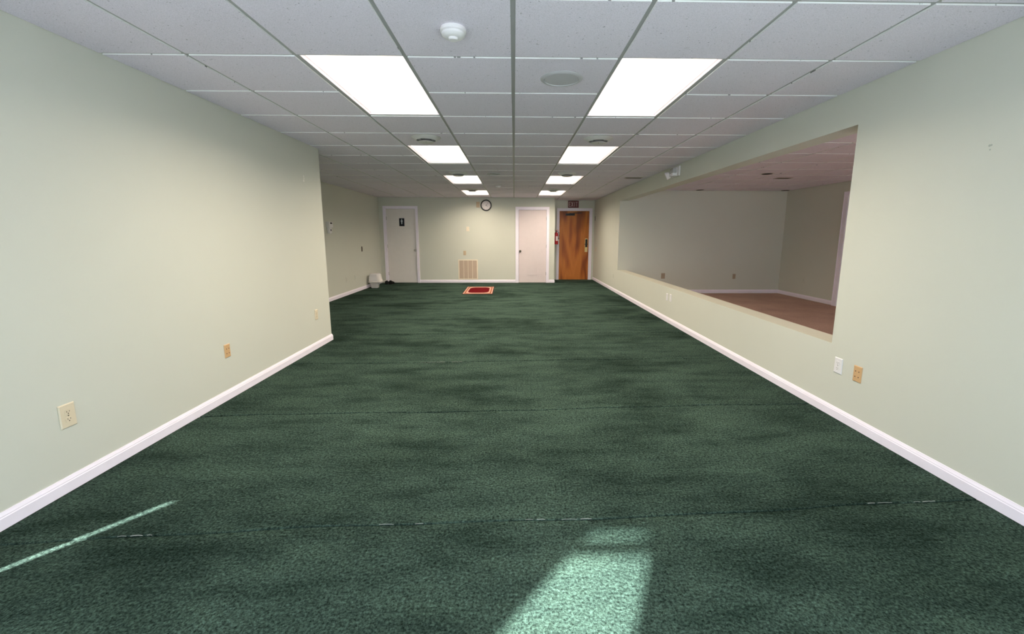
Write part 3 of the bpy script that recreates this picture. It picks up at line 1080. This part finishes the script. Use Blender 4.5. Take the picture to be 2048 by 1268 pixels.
def add_plate(kind, axis, s, pos, label, mat, dark='dark_slot', w_=0.070, h=0.114, group=None, cat='outlet', name='wall_outlet'):
    t = thing(name, label, cat, pos, group, rot=frame_on(axis, s))
    obj('cover_plate', plate_bm(w_, h), mat, t)
    if kind == 'duplex':
        for zc in (0.0195, -0.0195):
            bm = B()
            poly = []
            for k in range(24):
                a = 2 * math.pi * k / 24
                poly.append((0.0172 * math.cos(a), max(-0.0142, min(0.0142, 0.0172 * math.sin(a))) + zc))
            prism(bm, poly, 'Y', -0.0082, -0.0061)
            f = obj('receptacle', bm, mat, t)
            for (x, z, ww, hh) in ((-0.0065, 0.003, 0.0022, 0.0085), (0.0065, 0.003, 0.0022, 0.007)):
                bm = B(); box(bm, x - ww / 2, x + ww / 2, -0.0086, -0.0083, zc + z - hh / 2, zc + z + hh / 2); obj('slot', bm, dark, f)
            bm = B(); lathe(bm, [(0.0027, -0.0083), (0.0027, -0.0086)], 12, (0, 0, zc - 0.0075), 'Y'); obj('ground_hole', bm, dark, f)
        bm = B(); lathe(bm, [(0.003, -0.0061), (0.003, -0.0072), (0.001, -0.0075)], 12, (0, 0, 0), 'Y'); obj('screw', bm, dark if kind != 'duplex' else 'chrome', t)
    elif kind == 'four':
        for x in (-0.014, 0.014):
            for z in (0.018, -0.020):
                bm = B(); lathe(bm, [(0.0038, -0.0061), (0.0038, -0.0069), (0.0015, -0.0072)], 14, (x, 0, z), 'Y'); obj('screw', bm, dark, t)
    elif kind == 'switch':
        bm = B(); box(bm, -0.0055, 0.0055, -0.0068, -0.0061, -0.012, 0.012); f = obj('switch_slot', bm, mat, t)
        bm = B(); loft(bm, [[(x, -0.0069, -0.004), (x, -0.0069, 0.006), (x, -0.017, 0.010), (x, -0.017, 0.004)] for x in (-0.0042, 0.0042)]); obj('toggle', bm, mat, f)
        for z in (0.030, -0.030):
            bm = B(); lathe(bm, [(0.003, -0.0061), (0.003, -0.0070)], 12, (0, 0, z), 'Y'); obj('screw', bm, dark, t)
    elif kind == 'blank':
        for z in (0.030, -0.030):
            bm = B(); lathe(bm, [(0.003, -0.0061), (0.003, -0.0070)], 12, (0, 0, z), 'Y'); obj('screw', bm, dark, t)
    return t


e = 0.0005
# left wall
add_plate('duplex', 'X', 1, (XL + e, 2.104, 0.392), 'ivory duplex outlet nearest the viewer, low on the left wall', 'ivory', w_=0.080, h=0.124)
add_plate('four', 'X', 1, (XL + e, 3.335, 0.393), 'tan jack plate with four holes low on the left wall', 'tan_plastic', w_=0.066, h=0.107, name='jack_plate', cat='wall plate')
add_plate('duplex', 'X', 1, (XL + e, 4.883, 0.396), 'ivory duplex outlet near the end corner of the left wall', 'ivory', h=0.116)
# nook
add_plate('switch', 'X', 1, (XN + e, 10.32, 0.972), 'dark brown switch plate on the nook wall near the restroom door', 'bronze', w_=0.075, h=0.12, name='light_switch', cat='light switch')
add_plate('duplex', 'X', 1, (XN + e, 9.27, 0.345), 'wall-coloured outlet on the nook wall, further from the white bin', 'paint')
add_plate('duplex', 'X', 1, (XN + e, 9.78, 0.345), 'wall-coloured outlet on the nook wall, close to the white bin', 'paint')
# back wall
add_plate('blank', 'Y', 1, (-0.974, YB - e, 2.115), 'tan blank wall plate directly beside the clock', 'beige', w_=0.092, h=0.15, name='blank_plate', cat='wall plate')
add_plate('switch', 'Y', 1, (-1.262, YB - e, 1.468), 'pale cream switch plate in the middle of the back wall', 'grille_cream', w_=0.075, h=0.12, name='light_switch', cat='light switch')
add_plate('switch', 'Y', 1, (-1.357, YB - e, 0.819), 'tan switch plate just above the return air grille', 'beige', w_=0.075, h=0.12, name='light_switch', cat='light switch')
# right wall
add_plate('duplex', 'X', -1, (XR - e, 2.898, 0.386), 'white duplex outlet below the near corner of the wall opening', 'white_plastic', w_=0.074)
add_plate('four', 'X', -1, (XR - e, 2.724, 0.381), 'tan jack plate with four holes on the right wall', 'tan_plastic', w_=0.070, h=0.110, name='jack_plate', cat='wall plate')
add_plate('blank', 'X', -1, (XR - e, 6.36, 0.380), 'left of two white blank plates below the wall opening', 'white_plastic', w_=0.075, h=0.112, name='blank_plate', cat='wall plate')
add_plate('blank', 'X', -1, (XR - e, 6.215, 0.386), 'right of two white blank plates below the wall opening', 'white_plastic', w_=0.075, h=0.112, name='blank_plate', cat='wall plate')
add_plate('duplex', 'X', -1, (XR - e, 9.93, 0.365), 'wall-coloured outlet low on the right wall beyond the opening', 'paint')
add_plate('switch', 'X', -1, (XR - e, 12.34, 1.15), 'upper wall-coloured switch beside the wooden exit door', 'paint', name='light_switch', cat='light switch')
add_plate('switch', 'X', -1, (XR - e, 12.19, 0.915), 'lower cream switch on the right wall beside the exit door', 'ivory', name='light_switch', cat='light switch')
add_plate('blank', 'X', -1, (XR - e, 12.40, 1.78), 'narrow dark plate high on the right wall beside the exit door', 'bronze', w_=0.04, h=0.13, name='blank_plate', cat='wall plate')
# side room
add_plate('duplex', 'Y', 1, (3.378, YO - e, 0.397), 'left tan outlet on the end wall of the side room', 'dull_tan', w_=0.088, h=0.125)
add_plate('duplex', 'Y', 1, (5.007, YO - e, 0.386), 'right tan outlet on the end wall of the side room', 'dull_tan')
add_plate('duplex', 'X', -1, (XO - e, 8.72, 0.384), 'wall-coloured outlet on the far side wall of the side room', 'paint')

# spackle and scuffs
def blob(name, axis, s, pos, pts, mat, label, cat):
    bm = B()
    for (u, v, r) in pts:
        lathe(bm, [(r, -0.0003), (r * 0.8, -0.0008), (r * 0.1, -0.001)], 12, (u, 0, v), 'Y')
    o = obj(name, bm, mat)
    o.location = pos
    o.rotation_euler = frame_on(axis, s)
    tag(o, label, cat)


blob('spackle_patch', 'X', 1, (XL + 0.0003, 4.842, 1.91), [(0.0, 0.03, 0.010), (0.004, 0.008, 0.011), (-0.004, -0.018, 0.014)], 'spackle', 'small white spackle patch high on the left wall near its corner', 'spackle')
blob('wall_scuff', 'X', -1, (XR - 0.0003, 2.131, 1.735), [(-0.004, 0.012, 0.006), (0.004, 0.013, 0.005), (0.001, -0.008, 0.004)], 'scuff_grey', 'faint grey scuff mark high on the right wall', 'scuff')

# ------------------------------------------------------------------ clock
t = thing('wall_clock', 'round wall clock with black rim and pale face on the back wall', 'clock', (-0.755, YB - 0.0005, 2.098))
bm = B(); lathe(bm, [(0.118, 0), (0.150, 0), (0.151, -0.012), (0.143, -0.028), (0.128, -0.030), (0.120, -0.018), (0.118, 0)], 48, axis='Y', cap=False); obj('rim', bm, 'black_plastic', t, smooth=True)
bm = B(); lathe(bm, [(0.122, -0.001), (0.122, -0.010)], 48, axis='Y'); fc = obj('face', bm, 'clock_face', t)
for k in range(12):
    a = math.radians(30 * k)
    bm = B(); box(bm, -0.0022, 0.0022, -0.0112, -0.0102, 0.098 if k % 3 else 0.092, 0.112)
    o = obj('hour_mark', bm, 'black_plastic', fc); o.rotation_euler = (0, a, 0)
for nm, ln_, wd, a, y in (('hour_hand', 0.058, 0.004, 127, -0.0125), ('minute_hand', 0.090, 0.003, 40, -0.0140)):
    bm = B(); prism(bm, [(-wd, -0.012), (wd, -0.012), (wd * 0.5, ln_), (-wd * 0.5, ln_)], 'Y', y, y + 0.001)
    o = obj(nm, bm, 'black_plastic', t); o.rotation_euler = (0, math.radians(a), 0)
bm = B(); lathe(bm, [(0.009, -0.0101), (0.009, -0.0165)], 16, axis='Y'); obj('hub', bm, 'bronze', t)

# ------------------------------------------------------------------ return air grille
gx0, gx1, gz0, gz1 = -1.540, -1.004, 0.090, 0.640
t = thing('return_air_grille', 'square cream return air grille with four louvred fields low on the back wall', 'vent', ((gx0 + gx1) / 2, YB - e, gz0))
cx = t.location.x
bm = B()
for (a0, a1, c0, c1) in ((gx0, gx1, gz1 - 0.028, gz1), (gx0, gx1, gz0, gz0 + 0.028), (gx0, gx0 + 0.028, gz0 + 0.028, gz1 - 0.028), (gx1 - 0.028, gx1, gz0 + 0.028, gz1 - 0.028)):
    box(bm, a0 - cx, a1 - cx, -0.012, 0, c0 - gz0, c1 - gz0)
obj('frame', bm, 'grille_cream', t)
fw = (gx1 - gx0 - 0.056) / 4
for k in (1, 2, 3):
    x = gx0 + 0.028 + fw * k - cx
    bm = B(); box(bm, x - 0.007, x + 0.007, -0.011, -0.001, 0.028, gz1 - gz0 - 0.028); obj('mullion', bm, 'grille_cream', t)
for k in range(4):
    x0 = gx0 + 0.028 + fw * k - cx + (0.0072 if k else 0.0002)
    x1 = gx0 + 0.028 + fw * (k + 1) - cx - (0.0072 if k < 3 else 0.0002)
    bm = B(); box(bm, x0, x1, -0.002, -0.0005, 0.0282, gz1 - gz0 - 0.0282)
    f = obj('field', bm, 'louver_tan', t)
    bm = B()
    for j in range(26):
        z = 0.031 + j * 0.0188
        loft(bm, [[(x, -0.009, z), (x, -0.0075, z), (x, -0.0021, z + 0.015), (x, -0.0036, z + 0.015)] for x in (x0 + 0.0005, x1 - 0.0005)])
    lo = obj('louvres', bm, 'louver_tan', f)
    lo['kind'] = 'stuff'

# ------------------------------------------------------------------ exit sign
t = thing('exit_sign', 'dark red EXIT sign with pale letters above the wooden door', 'exit sign', (1.711, YD - 0.0005, 2.0885))
bm = B(); box(bm, -0.154, 0.154, -0.028, 0, 0.0, 0.197); bevel(bm, 0.003, 1)
obj('sign_body', bm, 'sign_red', t)
lw, lh, st = 0.056, 0.130, 0.013
for ch, x0 in (('e', -0.132), ('x', -0.063), ('i', 0.020), ('t', 0.068)):
    bm = B(); y0, y1, z0 = -0.031, -0.0282, 0.033
    if ch == 'e':
        box(bm, x0, x0 + st, y0, y1, z0, z0 + lh)
        for z in (z0, z0 + lh / 2 - st / 2, z0 + lh - st):
            box(bm, x0 + st, x0 + lw * (0.85 if z0 + 0.01 < z < z0 + 0.1 else 1), y0, y1, z, z + st)
    elif ch == 'x':
        prism(bm, [(x0, z0), (x0 + st * 1.2, z0), (x0 + lw + 0.008, z0 + lh), (x0 + lw + 0.008 - st * 1.2, z0 + lh)], 'Y', y0, y1)
        prism(bm, [(x0, z0 + lh), (x0 + st * 1.2, z0 + lh), (x0 + lw + 0.008, z0), (x0 + lw + 0.008 - st * 1.2, z0)], 'Y', y0 + 0.0003, y1)
    elif ch == 'i':
        box(bm, x0 + 0.006, x0 + 0.006 + st, y0, y1, z0, z0 + lh)
    else:
        box(bm, x0 - 0.006, x0 + lw, y0, y1, z0 + lh - st, z0 + lh)
        box(bm, x0 + lw / 2 - 0.003 - st / 2, x0 + lw / 2 - 0.003 + st / 2, y0, y1, z0, z0 + lh - st)
    obj('letter', bm, 'letter_pale', t)

# ------------------------------------------------------------------ fire extinguisher
t = thing('fire_extinguisher', 'red fire extinguisher hung on the alcove wall beside the wooden door', 'fire extinguisher', (XA + 0.082, 12.18, 1.045))
bm = B(); lathe(bm, [(0.02, 0.0), (0.055, 0.003), (0.058, 0.012), (0.058, 0.285), (0.052, 0.310), (0.034, 0.332), (0.018, 0.342), (0.016, 0.352)], 28); obj('cylinder', bm, 'extinguisher_red', t, smooth=True)
bm = B()
for k in range(9):
    pass
secs = []
for z in (0.10, 0.23):
    secs.append([(0.0588 * math.cos(a), 0.0588 * math.sin(a), z) for a in [math.radians(-105 + 11 * i) for i in range(11)]] +
                [(0.0583 * math.cos(a), 0.0583 * math.sin(a), z) for a in [math.radians(5 - 11 * i) for i in range(11)]])
loft(bm, secs); obj('label', bm, 'label_white', t)
bm = B(); lathe(bm, [(0.017, 0.352), (0.017, 0.378), (0.010, 0.384)], 18); obj('valve', bm, 'bronze', t, smooth=True)
bm = B(); prism(bm, [(-0.03, 0.384), (0.055, 0.396), (0.075, 0.388), (0.075, 0.380), (0.05, 0.386), (-0.03, 0.376)], 'Y', -0.011, 0.011); obj('carry_handle', bm, 'extinguisher_red', t)
bm = B(); prism(bm, [(-0.03, 0.394), (0.06, 0.418), (0.062, 0.410), (-0.02, 0.386)], 'Y', -0.010, 0.010); obj('lever', bm, 'extinguisher_red', t)
bm = B(); tube(bm, [(0.017, -0.01, 0.365), (0.05, -0.03, 0.36), (0.072, -0.035, 0.32), (0.076, -0.035, 0.26), (0.072, -0.03, 0.19)], 0.008)
tube(bm, [(0.072, -0.03, 0.19), (0.070, -0.03, 0.14)], 0.011); obj('hose', bm, 'black_plastic', t, smooth=True)
bm = B(); box(bm, -0.0815, -0.0585, -0.02, 0.02, 0.12, 0.36); obj('bracket', bm, 'bronze', t)

# ------------------------------------------------------------------ emergency light
t = thing('emergency_light', 'white twin emergency light unit high on the right wall', 'emergency light', (XR - 0.0005, 6.27, 2.205), rot=frame_on('X', -1))
bm = B(); box(bm, -0.14, 0.14, -0.022, 0, -0.068, 0.068); bevel(bm, 0.004, 2); obj('back_plate', bm, 'white_plastic', t)
bm = B(); box(bm, -0.045, 0.085, -0.085, -0.0225, -0.062, 0.050); bevel(bm, 0.006, 2); hb = obj('housing', bm, 'white_plastic', t)
for k in range(4):
    z = -0.020 + k * 0.018
    bm = B(); box(bm, -0.036, 0.0866, -0.0866, -0.035, z, z + 0.007); obj('louvre_slot', bm, 'bronze', hb)
bm = B(); lathe(bm, [(0.006, -0.0852), (0.005, -0.090), (0.001, -0.092)], 12, (0.05, 0, -0.048), 'Y'); obj('test_button', bm, 'label_white', hb)
for x in (-0.105,):
    bm = B(); tube(bm, [(x, -0.0225, -0.01), (x, -0.055, -0.015)], 0.010); nk = obj('swivel', bm, 'white_plastic', t, smooth=True)
    bm = B(); lathe(bm, [(0.03, 0.0), (0.048, -0.008), (0.053, -0.040), (0.055, -0.062), (0.050, -0.064), (0.046, -0.058), (0.02, -0.062), (0.002, -0.064)], 26, axis='Y')
    o = obj('lamp_head', bm, 'white_plastic', t, smooth=True)
    o.location = (x, -0.055, -0.022); o.rotation_euler = (math.radians(24), 0, math.radians(-18))

# ------------------------------------------------------------------ thermostat
t = thing('thermostat', 'white thermostat with dark display high on the nook wall', 'thermostat', (XN + 0.0005, 8.53, 1.46), rot=frame_on('X', 1))
bm = B(); box(bm, -0.085, 0.085, -0.062, 0, -0.012, 0.098); bevel(bm, 0.005, 2); bd = obj('housing', bm, 'white_plastic', t)
bm = B(); box(bm, -0.040, 0.050, -0.0635, -0.0622, 0.060, 0.084); obj('display', bm, 'dark_void', bd)
bm = B(); box(bm, -0.080, 0.080, -0.066, -0.0622, -0.008, 0.046); bevel(bm, 0.0015, 1); obj('flap', bm, 'white_plastic', bd)
bm = B(); box(bm, -0.055, 0.055, -0.052, 0, -0.125, -0.0125); bevel(bm, 0.008, 2); lb = obj('lower_housing', bm, 'white_plastic', t)
bm = B(); box(bm, -0.016, 0.016, -0.054, -0.0522, -0.080, -0.045); obj('button', bm, 'dark_void', lb)

# ------------------------------------------------------------------ white bin
t = thing('waste_bin', 'white plastic bin with hooded lid standing in the nook corner', 'bin', (-3.46, 10.62, 0.0))


def ring(w0, d0, z, dx=0.0, dy=0.0, n=20, p=4.0):
    pts = []
    for k in range(n):
        a = 2 * math.pi * k / n
        c_, s_ = math.cos(a), math.sin(a)
        pts.append((dx + w0 * math.copysign(abs(c_) ** (2 / p), c_), dy + d0 * math.copysign(abs(s_) ** (2 / p), s_), z))
    return pts


bm = B(); loft(bm, [ring(0.078, 0.075, 0.0005, -0.02), ring(0.088, 0.085, 0.012, -0.02), ring(0.104, 0.100, 0.13, -0.02), ring(0.106, 0.102, 0.135, -0.02)]); obj('bin_body', bm, 'bin_white', t, smooth=True)
bm = B(); loft(bm, [ring(0.150, 0.125, 0.136, 0.0), ring(0.165, 0.135, 0.146, 0.0), ring(0.166, 0.136, 0.163, 0.0), ring(0.158, 0.130, 0.168, 0.0)]); obj('rim', bm, 'bin_white', t, smooth=True)
bm = B(); loft(bm, [ring(0.150, 0.120, 0.1685, 0.01), ring(0.140, 0.110, 0.26, 0.0), ring(0.125, 0.095, 0.345, -0.005), ring(0.105, 0.08, 0.362, -0.008)]); hd = obj('hood', bm, 'bin_white', t, smooth=True)
bm = B(); loft(bm, [[(-0.130, -0.1215, 0.185), (0.075, -0.1215, 0.185), (0.062, -0.1000, 0.345), (-0.112, -0.1000, 0.345)], [(-0.130, -0.114, 0.185), (0.075, -0.114, 0.185), (0.062, -0.0925, 0.345), (-0.112, -0.0925, 0.345)]]); obj('swing_flap', bm, 'white_plastic', hd)
bm = B(); loft(bm, [[(0.155, y, 0.142), (0.155, y, 0.163), (0.26, y * 0.7, 0.185), (0.262, y * 0.7, 0.178)] for y in (-0.09, 0.09)]); obj('pouring_lip', bm, 'bin_white', t)


# ------------------------------------------------------------------ shoes
def shoe(x, y, rz, label):
    t = thing('shoe', label, 'shoe', (x, y, 0.0), 'black shoes by the restroom door', rot=(0, 0, rz))
    def sec(yc, w0, z0, z1, n=14):
        return [(w0 * math.cos(2 * math.pi * k / n), yc, z0 + (z1 - z0) * (0.5 + 0.5 * math.sin(2 * math.pi * k / n))) for k in range(n)]
    bm = B(); loft(bm, [sec(-0.135, 0.022, 0.012, 0.060), sec(-0.128, 0.036, 0.010, 0.090), sec(-0.08, 0.041, 0.009, 0.094), sec(-0.03, 0.040, 0.009, 0.086), sec(0.03, 0.045, 0.009, 0.068),
                    sec(0.09, 0.047, 0.009, 0.052), sec(0.125, 0.036, 0.010, 0.042), sec(0.142, 0.014, 0.013, 0.030)]); obj('upper', bm, 'rubber_black', t, smooth=True)
    bm = B(); poly = [(0.030, -0.138), (0.040, -0.10), (0.036, -0.02), (0.047, 0.06), (0.046, 0.105), (0.025, 0.143), (-0.02, 0.145), (-0.043, 0.11), (-0.046, 0.06), (-0.037, -0.02), (-0.040, -0.10), (-0.030, -0.138)]
    prism(bm, poly, 'Z', 0.0005, 0.014); obj('sole', bm, 'rubber_black', t)
    bm = B(); lathe(bm, [(0.020, 0.0), (0.030, 0.003), (0.032, 0.009), (0.028, 0.012), (0.020, 0.008)], 20, (0, -0.082, 0.086)); obj('collar', bm, 'rubber_black', t, smooth=True)


shoe(-3.435, 11.50, 0.06, 'left black shoe on the carpet in front of the restroom door')
shoe(-3.318, 11.50, -0.08, 'right black shoe on the carpet in front of the restroom door')

# ------------------------------------------------------------------ prayer rug
t = thing('prayer_rug', 'small red prayer rug with cream and orange border on the green carpet', 'rug', (-0.838, 10.10, 0.0005), rot=(0, 0, math.radians(0.9)))
bm = B()
n = 22
top = []
for i in range(n + 1):
    y = -0.675 + 1.35 * i / n
    top.append([(-0.342, y, 0), (0.342, y, 0), (0.342, y, 0.0060 + 0.0008 * math.sin(i * 1.9)), (-0.342, y, 0.0060 + 0.0008 * math.sin(i * 1.3))])
loft(bm, top); obj('rug_base', bm, 'rug_maroon', t)


def band(w0, h0, w1, h1, z, name, mat, parent=t):
    """rectangular ring between half sizes (w0,h0) outer and (w1,h1) inner"""
    bm = B()
    for (a0, a1, c0, c1) in ((-w0, w0, h1, h0), (-w0, w0, -h0, -h1), (-w0, -w1, -h1, h1), (w1, w0, -h1, h1)):
        box(bm, a0, a1, c0, c1, 0.0065, z)
    return obj(name, bm, mat, parent)


band(0.330, 0.648, 0.300, 0.610, 0.0078, 'outer_band', 'rug_cream')
band(0.292, 0.600, 0.250, 0.530, 0.0079, 'border', 'rug_orange')
band(0.300, 0.610, 0.2925, 0.6005, 0.0083, 'guard_stripe', 'rug_maroon')


def octa(w0, h0, cw, ch):
    return [(-w0 + cw, -h0), (w0 - cw, -h0), (w0 - cw * 0.3, -h0 + ch * 0.3), (w0, -h0 + ch), (w0, h0 - ch), (w0 - cw * 0.35, h0 - ch * 0.35), (w0 - cw, h0), (-w0 + cw, h0), (-w0 + cw * 0.35, h0 - ch * 0.35), (-w0, h0 - ch), (-w0, -h0 + ch), (-w0 + cw * 0.3, -h0 + ch * 0.3)]


bm = B(); prism(bm, octa(0.274, 0.582, 0.07, 0.12), 'Z', 0.0066, 0.0086); obj('inner_border', bm, 'rug_cream', t)
bm = B(); prism(bm, octa(0.240, 0.485, 0.10, 0.18), 'Z', 0.0087, 0.0096); obj('field', bm, 'rug_red', t)
bm = B()
for s_ in (-1, 1):
    for k in range(58):
        x = -0.338 + k * 0.01185
        rr = random.Random(k * 3 + s_)
        tube(bm, [(x, s_ * 0.674, 0.004), (x + rr.uniform(-0.004, 0.004), s_ * 0.70, 0.0022)], 0.0018, 4)
fr_ = obj('fringe', bm, 'rug_maroon', t)
fr_['kind'] = 'stuff'

for o in SC.objects:
    if o.type == 'MESH':
        o.data.update()
bpy.context.view_layer.update()
